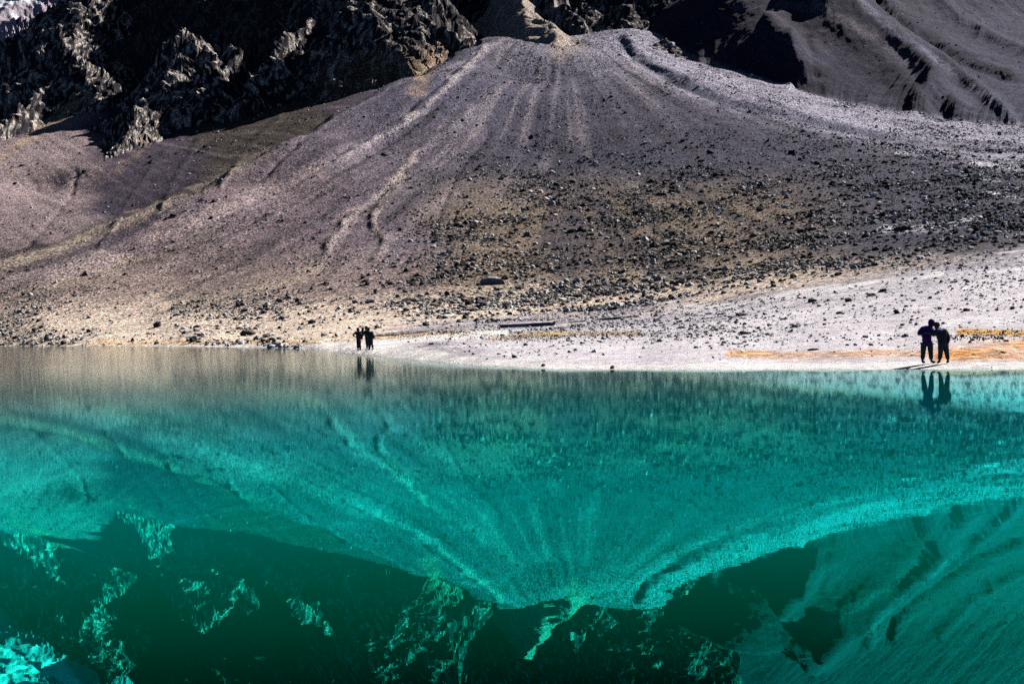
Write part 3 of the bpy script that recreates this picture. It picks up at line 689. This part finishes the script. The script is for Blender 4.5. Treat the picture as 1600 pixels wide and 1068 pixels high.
GREY, DARK, PALE, PURP, BROWN = (.24, .23, .24), (.07, .065, .07), (.42, .40, .39), (.20, .15, .18), (.17, .11, .08)
NAMED = [
    (772, 446, 38, 18, PALE, 'largest boulder on the stony slope, a pale flat topped block with black shadow'),
    (1412, 362, 28, 16, DARK, 'big dark domed boulder alone on the upper right stony slope'),
    (1060, 446, 20, 9, DARK, 'dark low boulder at the lower edge of the brown rubble, right of two pale ones'),
    (1010, 441, 14, 11, PALE, 'left one of two pale pointed boulders standing side by side at the rubble edge'),
    (1027, 440, 15, 11, PALE, 'right one of two pale pointed boulders standing side by side at the rubble edge'),
    (904, 443, 16, 10, PALE, 'pale wedge shaped boulder about halfway between the largest block and the paired ones'),
    (866, 452, 10, 9, GREY, 'small steep grey boulder just right of and below the largest block'),
    (755, 479, 20, 9, PURP, 'rounded purple boulder on tan ground below the largest block'),
    (580, 474, 20, 9, PALE, 'pale rounded boulder on tan ground above the far walking group'),
    (634, 487, 13, 8, DARK, 'dark angular boulder alone on pale ground up right of the far group'),
    (678, 492, 8, 5, DARK, 'small dark stone left of the purple boulder on pale sand'),
    (246, 512, 16, 11, DARK, 'dark squat boulder alone on tan foot slope at left'),
    (386, 525, 24, 12, BROWN, 'reddish brown jagged boulder close to the left shore'),
    (73, 533, 9, 13, DARK, 'dark upright boulder near the waterline at far left'),
    (488, 506, 13, 8, DARK, 'dark blocky boulder on the tan foot slope left of the far group'),
    (722, 492, 20, 5, DARK, 'long low dark rock lying under the purple boulder'),
    (1270, 473, 15, 8, DARK, 'dark boulder on grey gravel just under the long white streak'),
    (1328, 472, 12, 9, DARK, 'dark upright rock on grey gravel, second right of the dark one under white streak'),
    (1379, 457, 14, 7, DARK, 'dark rock touching the right part of the white streak, upper one of two'),
    (1364, 463, 16, 6, DARK, 'dark flat rock just below the right part of the white streak'),
    (1402, 491, 10, 9, DARK, 'small dark pointed rock up left of the embracing couple'),
    (1314, 491, 14, 5, DARK, 'low dark rock on gravel halfway between white streak and shore'),
    (1512, 487, 14, 7, DARK, 'dark rock on gravel up right of the embracing couple'),
    (1166, 523, 22, 7, DARK, 'wide dark mound of rock on pale gravel, the lower one of two'),
    (1163, 494, 22, 6, DARK, 'wide dark mound of rock on pale gravel, the upper one of two'),
    (1243, 512, 12, 5, DARK, 'small dark lump of rock on pale gravel right of the lower mound'),
    (848, 573, 7, 5, DARK, 'small black stone lying on the white crust of the shore'),
    (957, 577, 7, 7, DARK, 'small black stone standing in shallow water at the shoreline'),
    (1272, 548, 18, 4, DARK, 'flat dark stones lying on the orange band near the shore'),
    (1030, 453, 16, 6, DARK, 'dark flat rock below the paired pale boulders'),
    (704, 373, 13, 8, DARK, 'dark boulder high on the middle slope above and left of the largest block'),
    (211, 390, 6, 7, PALE, 'small bright white boulder high on the left slope near the fan edge'),
    (1370, 350, 22, 8, GREY, 'grey low boulder just left of the big dark domed one'),
    (860, 425, 14, 8, GREY, 'grey boulder up right of the largest block'),
    (1486, 395, 18, 8, DARK, 'dark ledge rock between white streaks on the right slope'),
]
def rock_obj(name, x, y, z, wm, hm, col, label, group, k, rot=None):
    o = bpy.data.objects.new(name, rocks_lib[k % len(rocks_lib)]); sc.collection.objects.link(o)
    o.location = (x, y, z + hm * .22)
    o.rotation_euler = (random.uniform(-.15, .15), random.uniform(-.15, .15), random.uniform(0, 6.28) if rot is None else rot)
    o.scale = (wm * .58, wm * .50, hm * .95)
    o.color = tuple(col) + (1,)
    tag(o, label, 'boulder', group); return o
taken = []
for k, (u, v, w_, h_, col, lab) in enumerate(NAMED):
    p = ground_at(u, v - 1); px = p[1] / F
    rock_obj('boulder', p[0], p[1] + w_ * px * .3, p[2], w_ * px, h_ * px, col, lab, 'boulders that stand out', k, rot=random.uniform(-.3, .3)); taken.append((u, v))
nbig = 0
for k in big:
    if min(abs(ru[k] - a) / 22 + abs(rv[k] - b) / 14 for a, b in taken) < 1: continue
    if nbig >= 255: break
    nbig += 1
    tone = float(tint_[k].mean()); tn = 'pale' if tone > .22 else ('grey' if tone > .10 else 'dark')
    if rl[k] > .5: lab, grp = f'one of the small {tn} rocks scattered over the pale gravel beach', f'{tn} rocks on the pale gravel beach'
    elif rv[k] > 455 or ru[k] < 480:
        sd = 'left of the far group' if ru[k] < 545 else 'right of the far group'
        lab, grp = f'{tn} rock among many on the tan slope foot, {sd}', f'{tn} rocks at the slope foot {sd}'
    else:
        sd = 'left part' if ru[k] < 800 else ('middle part' if ru[k] < 1150 else 'right part')
        ht = 'upper' if rv[k] < 350 else 'lower'
        lab, grp = f'{tn} boulder among many in the {ht} {sd} of the brown stony slope', f'{tn} boulders in the {ht} {sd} of the slope'
    s_ = size[k]
    rock_obj('rock', rx[k], ry[k], rz[k], s_ * 1.9, s_ * 1.15, np.clip(tint_[k], .04, .5), lab, grp, int(k))

# ------------------------------------------------------------------ dry grass at the wet patches
m_grass, nt, bs = new_mat('dry_grass')
gn = tex(nt, 1.3, 3, .6, nt.nodes.new('ShaderNodeNewGeometry').outputs['Position']); nt.links.new(ramp(nt, gn.outputs[0], [(.35, (.16, .10, .025)), (.5, (.36, .24, .07)), (.65, (.52, .40, .20))]).outputs[0], bs.inputs['Base Color']); bs.inputs['Roughness'].default_value = .8
gv, gf = [], []
for cu, cv, hw, hv, n in ((715, 521, 55, 2.5, 1500), (830, 526, 60, 2.5, 1500), (950, 522, 70, 2, 900), (1570, 519, 55, 1.6, 260), (640, 527, 40, 2, 500), (1540, 527, 50, 2, 500)):
    for _ in range(n):
        u = cu + random.gauss(0, hw * .55); v = cv + random.gauss(0, hv * 1.4)
        if float(noise(np.array([u / 11.0]), np.array([v / 2.0]), 5)[0]) < -.05: continue
        if u > 1640: continue
        try: p = ground_at(u, v)
        except Exception: continue
        p[0] += random.uniform(-.2, .2); p[1] += random.gauss(0, 1.6) if n > 600 else 0; h = random.uniform(.03, .09); an = random.uniform(0, PI); wd = random.uniform(.03, .07)
        lx, ly = random.gauss(0, .04), random.gauss(0, .04); b = len(gv)
        gv += [(p[0] - wd * math.cos(an), p[1] - wd * math.sin(an), p[2] - .02), (p[0] + wd * math.cos(an), p[1] + wd * math.sin(an), p[2] - .02), (p[0] + lx, p[1] + ly, p[2] + h)]
        gf.append((b, b + 1, b + 2))
me = bpy.data.meshes.new('dry_grass'); me.from_pydata(gv, [], gf); me.materials.append(m_grass)
gr = bpy.data.objects.new('dry_grass', me); sc.collection.objects.link(gr); gr['kind'] = 'stuff'
tag(gr, 'patches of short ochre grass on the wet ground behind the shore', 'grass')

# ------------------------------------------------------------------ people
def cloth(name, col, rough=.85, scale=6):
    m, nt, bs = new_mat(name); tc = nt.nodes.new('ShaderNodeTexCoord')
    n = tex(nt, scale, 4, .6, tc.outputs['Object'])
    r = ramp(nt, n.outputs[0], [(.3, tuple(c * .7 for c in col)), (.7, tuple(min(c * 1.3, 1) for c in col))])
    nt.links.new(r.outputs[0], bs.inputs['Base Color']); bs.inputs['Roughness'].default_value = rough
    bump(nt, n.outputs[0], bs, .4, .02); return m
M = {k: cloth(k, c) for k, c in dict(skin=(.32, .18, .12), purple_jacket=(.10, .014, .22), black_jacket=(.025, .018, .045), teal_trousers=(.018, .045, .055),
     dark_trousers=(.012, .012, .014), jeans=(.07, .12, .30), blue_pack=(.012, .02, .05), hair=(.012, .009, .008), boot_leather=(.01, .01, .012),
     lilac_scarf=(.35, .28, .65), pink_scarf=(.50, .22, .30), brown_jacket=(.05, .022, .018), magenta_top=(.16, .02, .14), black_plastic=(.01, .01, .01), eye_white=(.6, .6, .6)).items()}
def skin_mesh(name, chains, mat, parent, root=0, sub=1):
    """chains: lists of (key or xyz, radius); equal positions are welded into one skeleton"""
    vs, es, rs, key = [], [], [], {}
    def vid(p, r):
        kk = tuple(round(c, 4) for c in p)
        if kk not in key: key[kk] = len(vs); vs.append(p); rs.append(r)
        return key[kk]
    for ch in chains:
        ids = [vid(p, r) for p, r in ch]
        for a, b in zip(ids[:-1], ids[1:]):
            if a != b: es.append((a, b))
    me = bpy.data.meshes.new(name); me.from_pydata(vs, es, [])
    me.materials.append(mat)
    o = bpy.data.objects.new(name, me); sc.collection.objects.link(o); o.parent = parent
    bm_ = o.modifiers.new('skin', 'SKIN'); bm_.use_smooth_shade = True
    if not me.skin_vertices: 
        with bpy.context.temp_override(object=o, active_object=o): pass
    lay = me.skin_vertices[0] if me.skin_vertices else None
    if lay is not None:
        for k, r in enumerate(rs): lay.data[k].radius = (r, r)
        lay.data[root].use_root = True
    sb = o.modifiers.new('subdivision', 'SUBSURF'); sb.levels = sub; sb.render_levels = sub
    return o
def ell(name, c, r, mat, parent, rot=(0, 0, 0), seg=14, noise_=0):
    import bmesh
    bm = bmesh.new(); bmesh.ops.create_uvsphere(bm, u_segments=seg, v_segments=seg - 4, radius=1)
    for v in bm.verts:
        f = 1 + (noise_ * math.sin(v.co.x * 7 + v.co.z * 5) if noise_ else 0)
        v.co = (v.co.x * r[0] * f, v.co.y * r[1] * f, v.co.z * r[2] * f)
    for f in bm.faces: f.smooth = True
    me = bpy.data.meshes.new(name); bm.to_mesh(me); bm.free(); me.materials.append(mat)
    o = bpy.data.objects.new(name, me); sc.collection.objects.link(o); o.parent = parent; o.location = c; o.rotation_euler = rot; return o
def hand(wrist, d, side):
    """five bent fingers growing out of the palm along d"""
    d = Vector(d).normalized(); n = Vector((0, 0, 1)) if abs(d.z) < .7 else Vector((0, -1, 0))
    s = d.cross(n).normalized() * side; w = Vector(wrist); palm = w + d * .05
    ch = [[(tuple(w), .030), (tuple(palm), .036)]]
    for q, L in ((-.030, .062), (-.010, .072), (.010, .068), (.030, .052)):
        a = palm + d * .03 + s * q; b = a + d * L * .5; c = b + d * L * .35 - n * L * .35
        ch.append([(tuple(palm), .036), (tuple(a), .010), (tuple(b), .009), (tuple(c), .008)])
    a = w + d * .03 - s * .035; ch.append([(tuple(w), .030), (tuple(a), .011), (tuple(a + d * .03 - s * .015 - n * .01), .010)])
    return ch
def person(name, label, loc, J, mats, group, hood=False, cap=False, coat_low=.0, bulk=1.0, scarf=None):
    root = bpy.data.objects.new(name, None); sc.collection.objects.link(root); root.location = loc
    tag(root, label, 'person', group)
    T = {k: tuple(v) for k, v in J.items()}
    hd = Vector(T['head']); fc = Vector(T['face']).normalized(); nk = T['neck']
    ch = [[(T['hip'], .13), (T['waist'], .12), (T['chest'], .14), (nk, .055), (tuple(hd - Vector((0, 0, .05))), .070), (tuple(hd), .092), (tuple(hd + Vector((0, 0, .06))), .080)],
          [(tuple(hd - Vector((0, 0, .05))), .070), (tuple(hd + fc * .085 - Vector((0, 0, .075))), .030)],
          [(tuple(hd), .092), (tuple(hd + fc * .10 - Vector((0, 0, .012))), .014), (tuple(hd + fc * .118 - Vector((0, 0, .022))), .010)]]
    sd = Vector((0, 0, 1)).cross(fc).normalized()
    for q in (-1, 1): ch.append([(tuple(hd), .092), (tuple(hd + sd * q * .088), .016), (tuple(hd + sd * q * .100), .012)])
    for q, sg in (('l', 1), ('r', -1)):
        ch.append([(T['chest'], .14), (T['sh_' + q], .065), (T['el_' + q], .045), (T['ha_' + q], .030)])
        e = Vector(T['ha_' + q]) - Vector(T['el_' + q]); ch += hand(T['ha_' + q], e, sg)
        ft = Vector(T['ft_' + q]); toe = Vector(T.get('toe_' + q, tuple(ft + Vector((.04, -.12, -.02)))))
        ch.append([(T['hip'], .13), (T['th_' + q], .10), (T['kn_' + q], .062), (tuple(ft + Vector((0, 0, .06))), .042), (tuple(ft + (toe - ft) * .6), .032)])
    body = skin_mesh('body', ch, mats['skin'], root)
    for q in (-1, 1): ell('eye', tuple(hd + fc * .084 + sd * q * .032 + Vector((0, 0, .012))), (.013, .013, .013), mats['eye'], root, seg=10)
    b = bulk
    jc = [[(tuple(Vector(T['hem']) - Vector((0, 0, .07))), .150 * b), (T['hem'], .168 * b), (T['waist'], .165 * b), (T['chest'], .175 * b), (nk, .085)]]
    for q in 'lr': jc.append([(T['chest'], .175 * b), (T['sh_' + q], .095 * b), (T['el_' + q], .075 * b), (tuple(Vector(T['ha_' + q]) * .93 + Vector(T['el_' + q]) * .07), .052)])
    skin_mesh('jacket', jc, mats['jacket'], root)
    tr = []
    for q in 'lr':
        ft = Vector(T['ft_' + q])
        tr.append([(T['hip'], .118 * b), (T['th_' + q], .118 * b), (T['kn_' + q], .086 * b), (tuple(ft + Vector((0, 0, .10))), .074 * b)])
    skin_mesh('trousers', tr, mats['trousers'], root)
    for q in 'lr':
        ft = Vector(T['ft_' + q]); toe = Vector(T.get('toe_' + q, tuple(ft + Vector((.04, -.12, -.02)))))
        skin_mesh('boot', [[(tuple(ft + Vector((0, 0, .14))), .060), (tuple(ft + Vector((0, 0, .045))), .058), (tuple(ft + (toe - ft) * .55 + Vector((0, 0, .035))), .048), (tuple(Vector((toe.x, toe.y, ft.z + .03))), .036)]], M['boot_leather'], root)
    if hood:
        h = ell('hood', tuple(hd - fc * .022 + Vector((0, 0, .012))), (.132, .132, .150), mats['jacket'], root, (0, 0, 0))
        skin_mesh('hood_collar', [[(nk, .115), (tuple(hd - fc * .05 - Vector((0, 0, .07))), .110)]], mats['jacket'], root)
    else:
        ell('hair', tuple(hd - fc * .025 + Vector((0, 0, .025))), (.112, .112, .120), M['hair'], root, noise_=.03)
    if cap:
        c = ell('cap', tuple(hd + Vector((0, 0, .075))), (.118, .118, .060), mats['cap'], root)
        ell('cap_brim', tuple(hd + fc * .12 + Vector((0, 0, .065))), (.085, .085, .010), mats['cap'], root)
    if scarf: skin_mesh('scarf', [[(tuple(Vector(nk) + Vector((-.10, -.07, -.02))), .055), (tuple(Vector(nk) + Vector((.02, -.11, -.05))), .060), (tuple(Vector(nk) + Vector((.14, -.06, -.04))), .055)]], M[scarf], root)
    return root
def stand(u, v):
    p = ground_at(u, v); return (p[0], p[1], p[2])
near = 'couple standing at the water edge'
pa = stand(1450, 568)
person('person', 'hooded person in a purple jacket, left one of the couple on the right shore', pa, dict(
    hip=(-.03, 0, .86), waist=(-.02, 0, 1.02), chest=(.0, 0, 1.24), neck=(.11, -.01, 1.40), head=(.19, -.02, 1.53), face=(.8, -.35, -.25), hem=(-.02, 0, .74),
    sh_l=(-.19, .0, 1.32), el_l=(-.37, -.10, 1.13), ha_l=(-.16, -.24, 1.16), sh_r=(.20, .0, 1.30), el_r=(.26, -.10, 1.06), ha_r=(.22, -.30, 1.18),
    th_l=(-.14, 0, .74), th_r=(.10, 0, .74), kn_l=(-.17, 0, .44), kn_r=(.11, -.02, .44), ft_l=(-.20, 0, .03), ft_r=(.13, 0, .03), toe_l=(-.12, -.10, .03), toe_r=(.30, -.03, .03)),
    dict(skin=M['skin'], eye=M['eye_white'], jacket=M['purple_jacket'], trousers=M['teal_trousers']), near, hood=True, bulk=1.18)
pb = stand(1474, 568)
person('person', 'person in black with lilac scarf, right one of the couple on the right shore', pb, dict(
    hip=(.03, 0, .80), waist=(.0, 0, .95), chest=(-.06, 0, 1.15), neck=(-.13, -.01, 1.30), head=(-.21, -.02, 1.43), face=(-.8, -.35, -.35), hem=(.0, 0, .68),
    sh_l=(-.24, -.03, 1.22), el_l=(-.38, -.14, 1.10), ha_l=(-.52, -.20, 1.14), sh_r=(.13, .0, 1.22), el_r=(.25, .04, .98), ha_r=(.20, -.04, .74),
    th_l=(-.06, 0, .68), th_r=(.12, 0, .68), kn_l=(-.08, -.02, .40), kn_r=(.16, 0, .40), ft_l=(-.12, 0, .03), ft_r=(.20, 0, .03), toe_l=(-.24, -.06, .03), toe_r=(.12, -.10, .03)),
    dict(skin=M['skin'], eye=M['eye_white'], jacket=M['black_jacket'], trousers=M['teal_trousers']), near, bulk=1.14, scarf='lilac_scarf')
def gadget(name, label, cat, c, size_, rot=(0, 0, 0)):
    import bmesh
    root = bpy.data.objects.new(name, None); sc.collection.objects.link(root); root.location = c; root.rotation_euler = rot; tag(root, label, cat)
    def box(nm, sx, sy, sz, off=(0, 0, 0), cyl=False):
        bm = bmesh.new()
        if cyl: bmesh.ops.create_cone(bm, cap_ends=True, segments=14, radius1=sx, radius2=sx * .9, depth=sy, matrix=Matrix.Rotation(PI / 2, 4, 'X'))
        else:
            bmesh.ops.create_cube(bm, size=1)
            for v in bm.verts: v.co = (v.co.x * sx, v.co.y * sy, v.co.z * sz)
            bmesh.ops.bevel(bm, geom=bm.edges[:], offset=min(sx, sy, sz) * .18, segments=2, affect='EDGES')
        me = bpy.data.meshes.new(nm); bm.to_mesh(me); bm.free(); me.materials.append(M['black_plastic'])
        o = bpy.data.objects.new(nm, me); sc.collection.objects.link(o); o.parent = root; o.location = off
    if cat == 'camera':
        box('camera_body', *size_); box('lens', .03, .07, 0, (0, size_[1] / 2 + .03, 0), True); box('viewfinder', .04, .04, .03, (0, 0, size_[2] / 2 + .01))
    else:
        box('phone_case', *size_); box('screen', size_[0] * .9, .002, size_[2] * .9, (0, -size_[1] / 2 - .001, 0))
gadget('camera', 'small black camera held between the couple on the right shore', 'camera', (pa[0] + .22, pa[1] - .36, pa[2] + 1.22), (.13, .06, .09), (0, 0, .4))

far = 'group standing at the tip of the white shore'
fa = stand(560, 547.5)
person('person', 'person in dark clothes with elbow out, leftmost of the far group', fa, dict(
    hip=(-.01, 0, .86), waist=(-.02, 0, 1.02), chest=(-.02, 0, 1.22), neck=(-.02, 0, 1.38), head=(.0, 0, 1.51), face=(.8, .3, -.2), hem=(-.01, 0, .76),
    sh_l=(-.19, 0, 1.30), el_l=(-.42, -.04, 1.12), ha_l=(-.22, -.10, 1.00), sh_r=(.13, 0, 1.28), el_r=(.24, -.08, 1.10), ha_r=(.33, -.10, 1.24),
    th_l=(-.06, 0, .72), th_r=(.07, 0, .72), kn_l=(-.07, 0, .44), kn_r=(.09, 0, .44), ft_l=(-.08, 0, .03), ft_r=(.12, 0, .03), toe_r=(.26, -.04, .03)),
    dict(skin=M['skin'], eye=M['eye_white'], jacket=M['black_jacket'], trousers=M['brown_jacket']), far, bulk=1.0)
fb = stand(562.5, 547.2)
person('person', 'person in a magenta and black jacket half hidden behind the leftmost of far group', (fb[0], fb[1] + .35, fb[2]), dict(
    hip=(-.02, 0, .84), waist=(.05, 0, 1.0), chest=(.16, 0, 1.20), neck=(.19, 0, 1.36), head=(.21, 0, 1.49), face=(.6, -.6, -.2), hem=(.03, 0, .82),
    sh_l=(.02, 0, 1.28), el_l=(-.10, -.10, 1.10), ha_l=(.02, -.2, 1.02), sh_r=(.33, 0, 1.28), el_r=(.42, -.06, 1.08), ha_r=(.30, -.2, 1.04),
    th_l=(-.09, 0, .72), th_r=(-.03, 0, .72), kn_l=(-.14, 0, .44), kn_r=(-.04, 0, .44), ft_l=(-.17, 0, .03), ft_r=(-.05, 0, .03)),
    dict(skin=M['skin'], eye=M['eye_white'], jacket=M['magenta_top'], trousers=M['dark_trousers']), far, bulk=1.0)
fc_ = stand(573.5, 547.2)
person('person', 'person in blue jeans and a peaked cap leaning in the middle of the far group', fc_, dict(
    hip=(.0, 0, .88), waist=(-.01, 0, 1.04), chest=(-.04, 0, 1.26), neck=(-.03, 0, 1.43), head=(-.06, -.02, 1.57), face=(-.85, -.2, -.15), hem=(-.02, 0, .80),
    sh_l=(-.17, -.04, 1.34), el_l=(-.24, -.10, 1.10), ha_l=(-.32, -.12, 1.28), sh_r=(.13, 0, 1.36), el_r=(.14, -.06, 1.08), ha_r=(.02, -.16, 1.0),
    th_l=(-.05, 0, .74), th_r=(.08, 0, .74), kn_l=(-.04, 0, .46), kn_r=(.10, 0, .46), ft_l=(-.02, 0, .03), ft_r=(.13, .02, .03), toe_l=(-.18, -.04, .03)),
    dict(skin=M['skin'], eye=M['eye_white'], jacket=M['brown_jacket'], trousers=M['jeans'], cap=M['black_jacket']), far, cap=True, bulk=.95, scarf='pink_scarf')
fd = stand(580, 547)
person('person', 'person in dark trousers wearing a backpack, rightmost of the far group', fd, dict(
    hip=(-.02, 0, .82), waist=(-.04, 0, .98), chest=(-.10, 0, 1.18), neck=(-.14, 0, 1.33), head=(-.17, 0, 1.45), face=(-.9, -.1, -.3), hem=(-.03, 0, .74),
    sh_l=(-.20, -.05, 1.24), el_l=(-.26, -.10, 1.02), ha_l=(-.36, -.14, 1.10), sh_r=(.0, .06, 1.24), el_r=(-.02, .10, 1.0), ha_r=(-.16, .02, .96),
    th_l=(-.07, 0, .70), th_r=(.05, 0, .70), kn_l=(-.08, 0, .42), kn_r=(.06, 0, .42), ft_l=(-.10, 0, .03), ft_r=(.13, 0, .03), toe_l=(-.24, -.03, .03), toe_r=(.0, -.06, .03)),
    dict(skin=M['skin'], eye=M['eye_white'], jacket=M['black_jacket'], trousers=M['dark_trousers']), far, bulk=.95)
pk = bpy.data.objects.new('backpack', None); sc.collection.objects.link(pk); pk.location = (fd[0] + .10, fd[1], fd[2] + 1.02); pk.rotation_euler = (0, -.12, 0)
tag(pk, 'dark blue backpack worn by the rightmost person of the far group', 'backpack')
ell('pack_body', (0, 0, 0), (.15, .17, .28), M['blue_pack'], pk); ell('front_pocket', (.12, 0, -.08), (.07, .13, .13), M['blue_pack'], pk); ell('top_lid', (-.01, 0, .22), (.14, .16, .08), M['black_jacket'], pk)
for q in (-1, 1): skin_mesh('shoulder_strap', [[((-.05, q * .10, .25), .022), ((-.22, q * .11, .24), .022), ((-.27, q * .11, .05), .022), ((-.12, q * .12, -.16), .022)]], M['black_jacket'], pk)
gadget('phone', 'small black phone held up in the middle of the far group', 'phone', (fc_[0] - .36, fc_[1] - .16, fc_[2] + 1.36), (.15, .012, .08), (0, 0, 1.0))
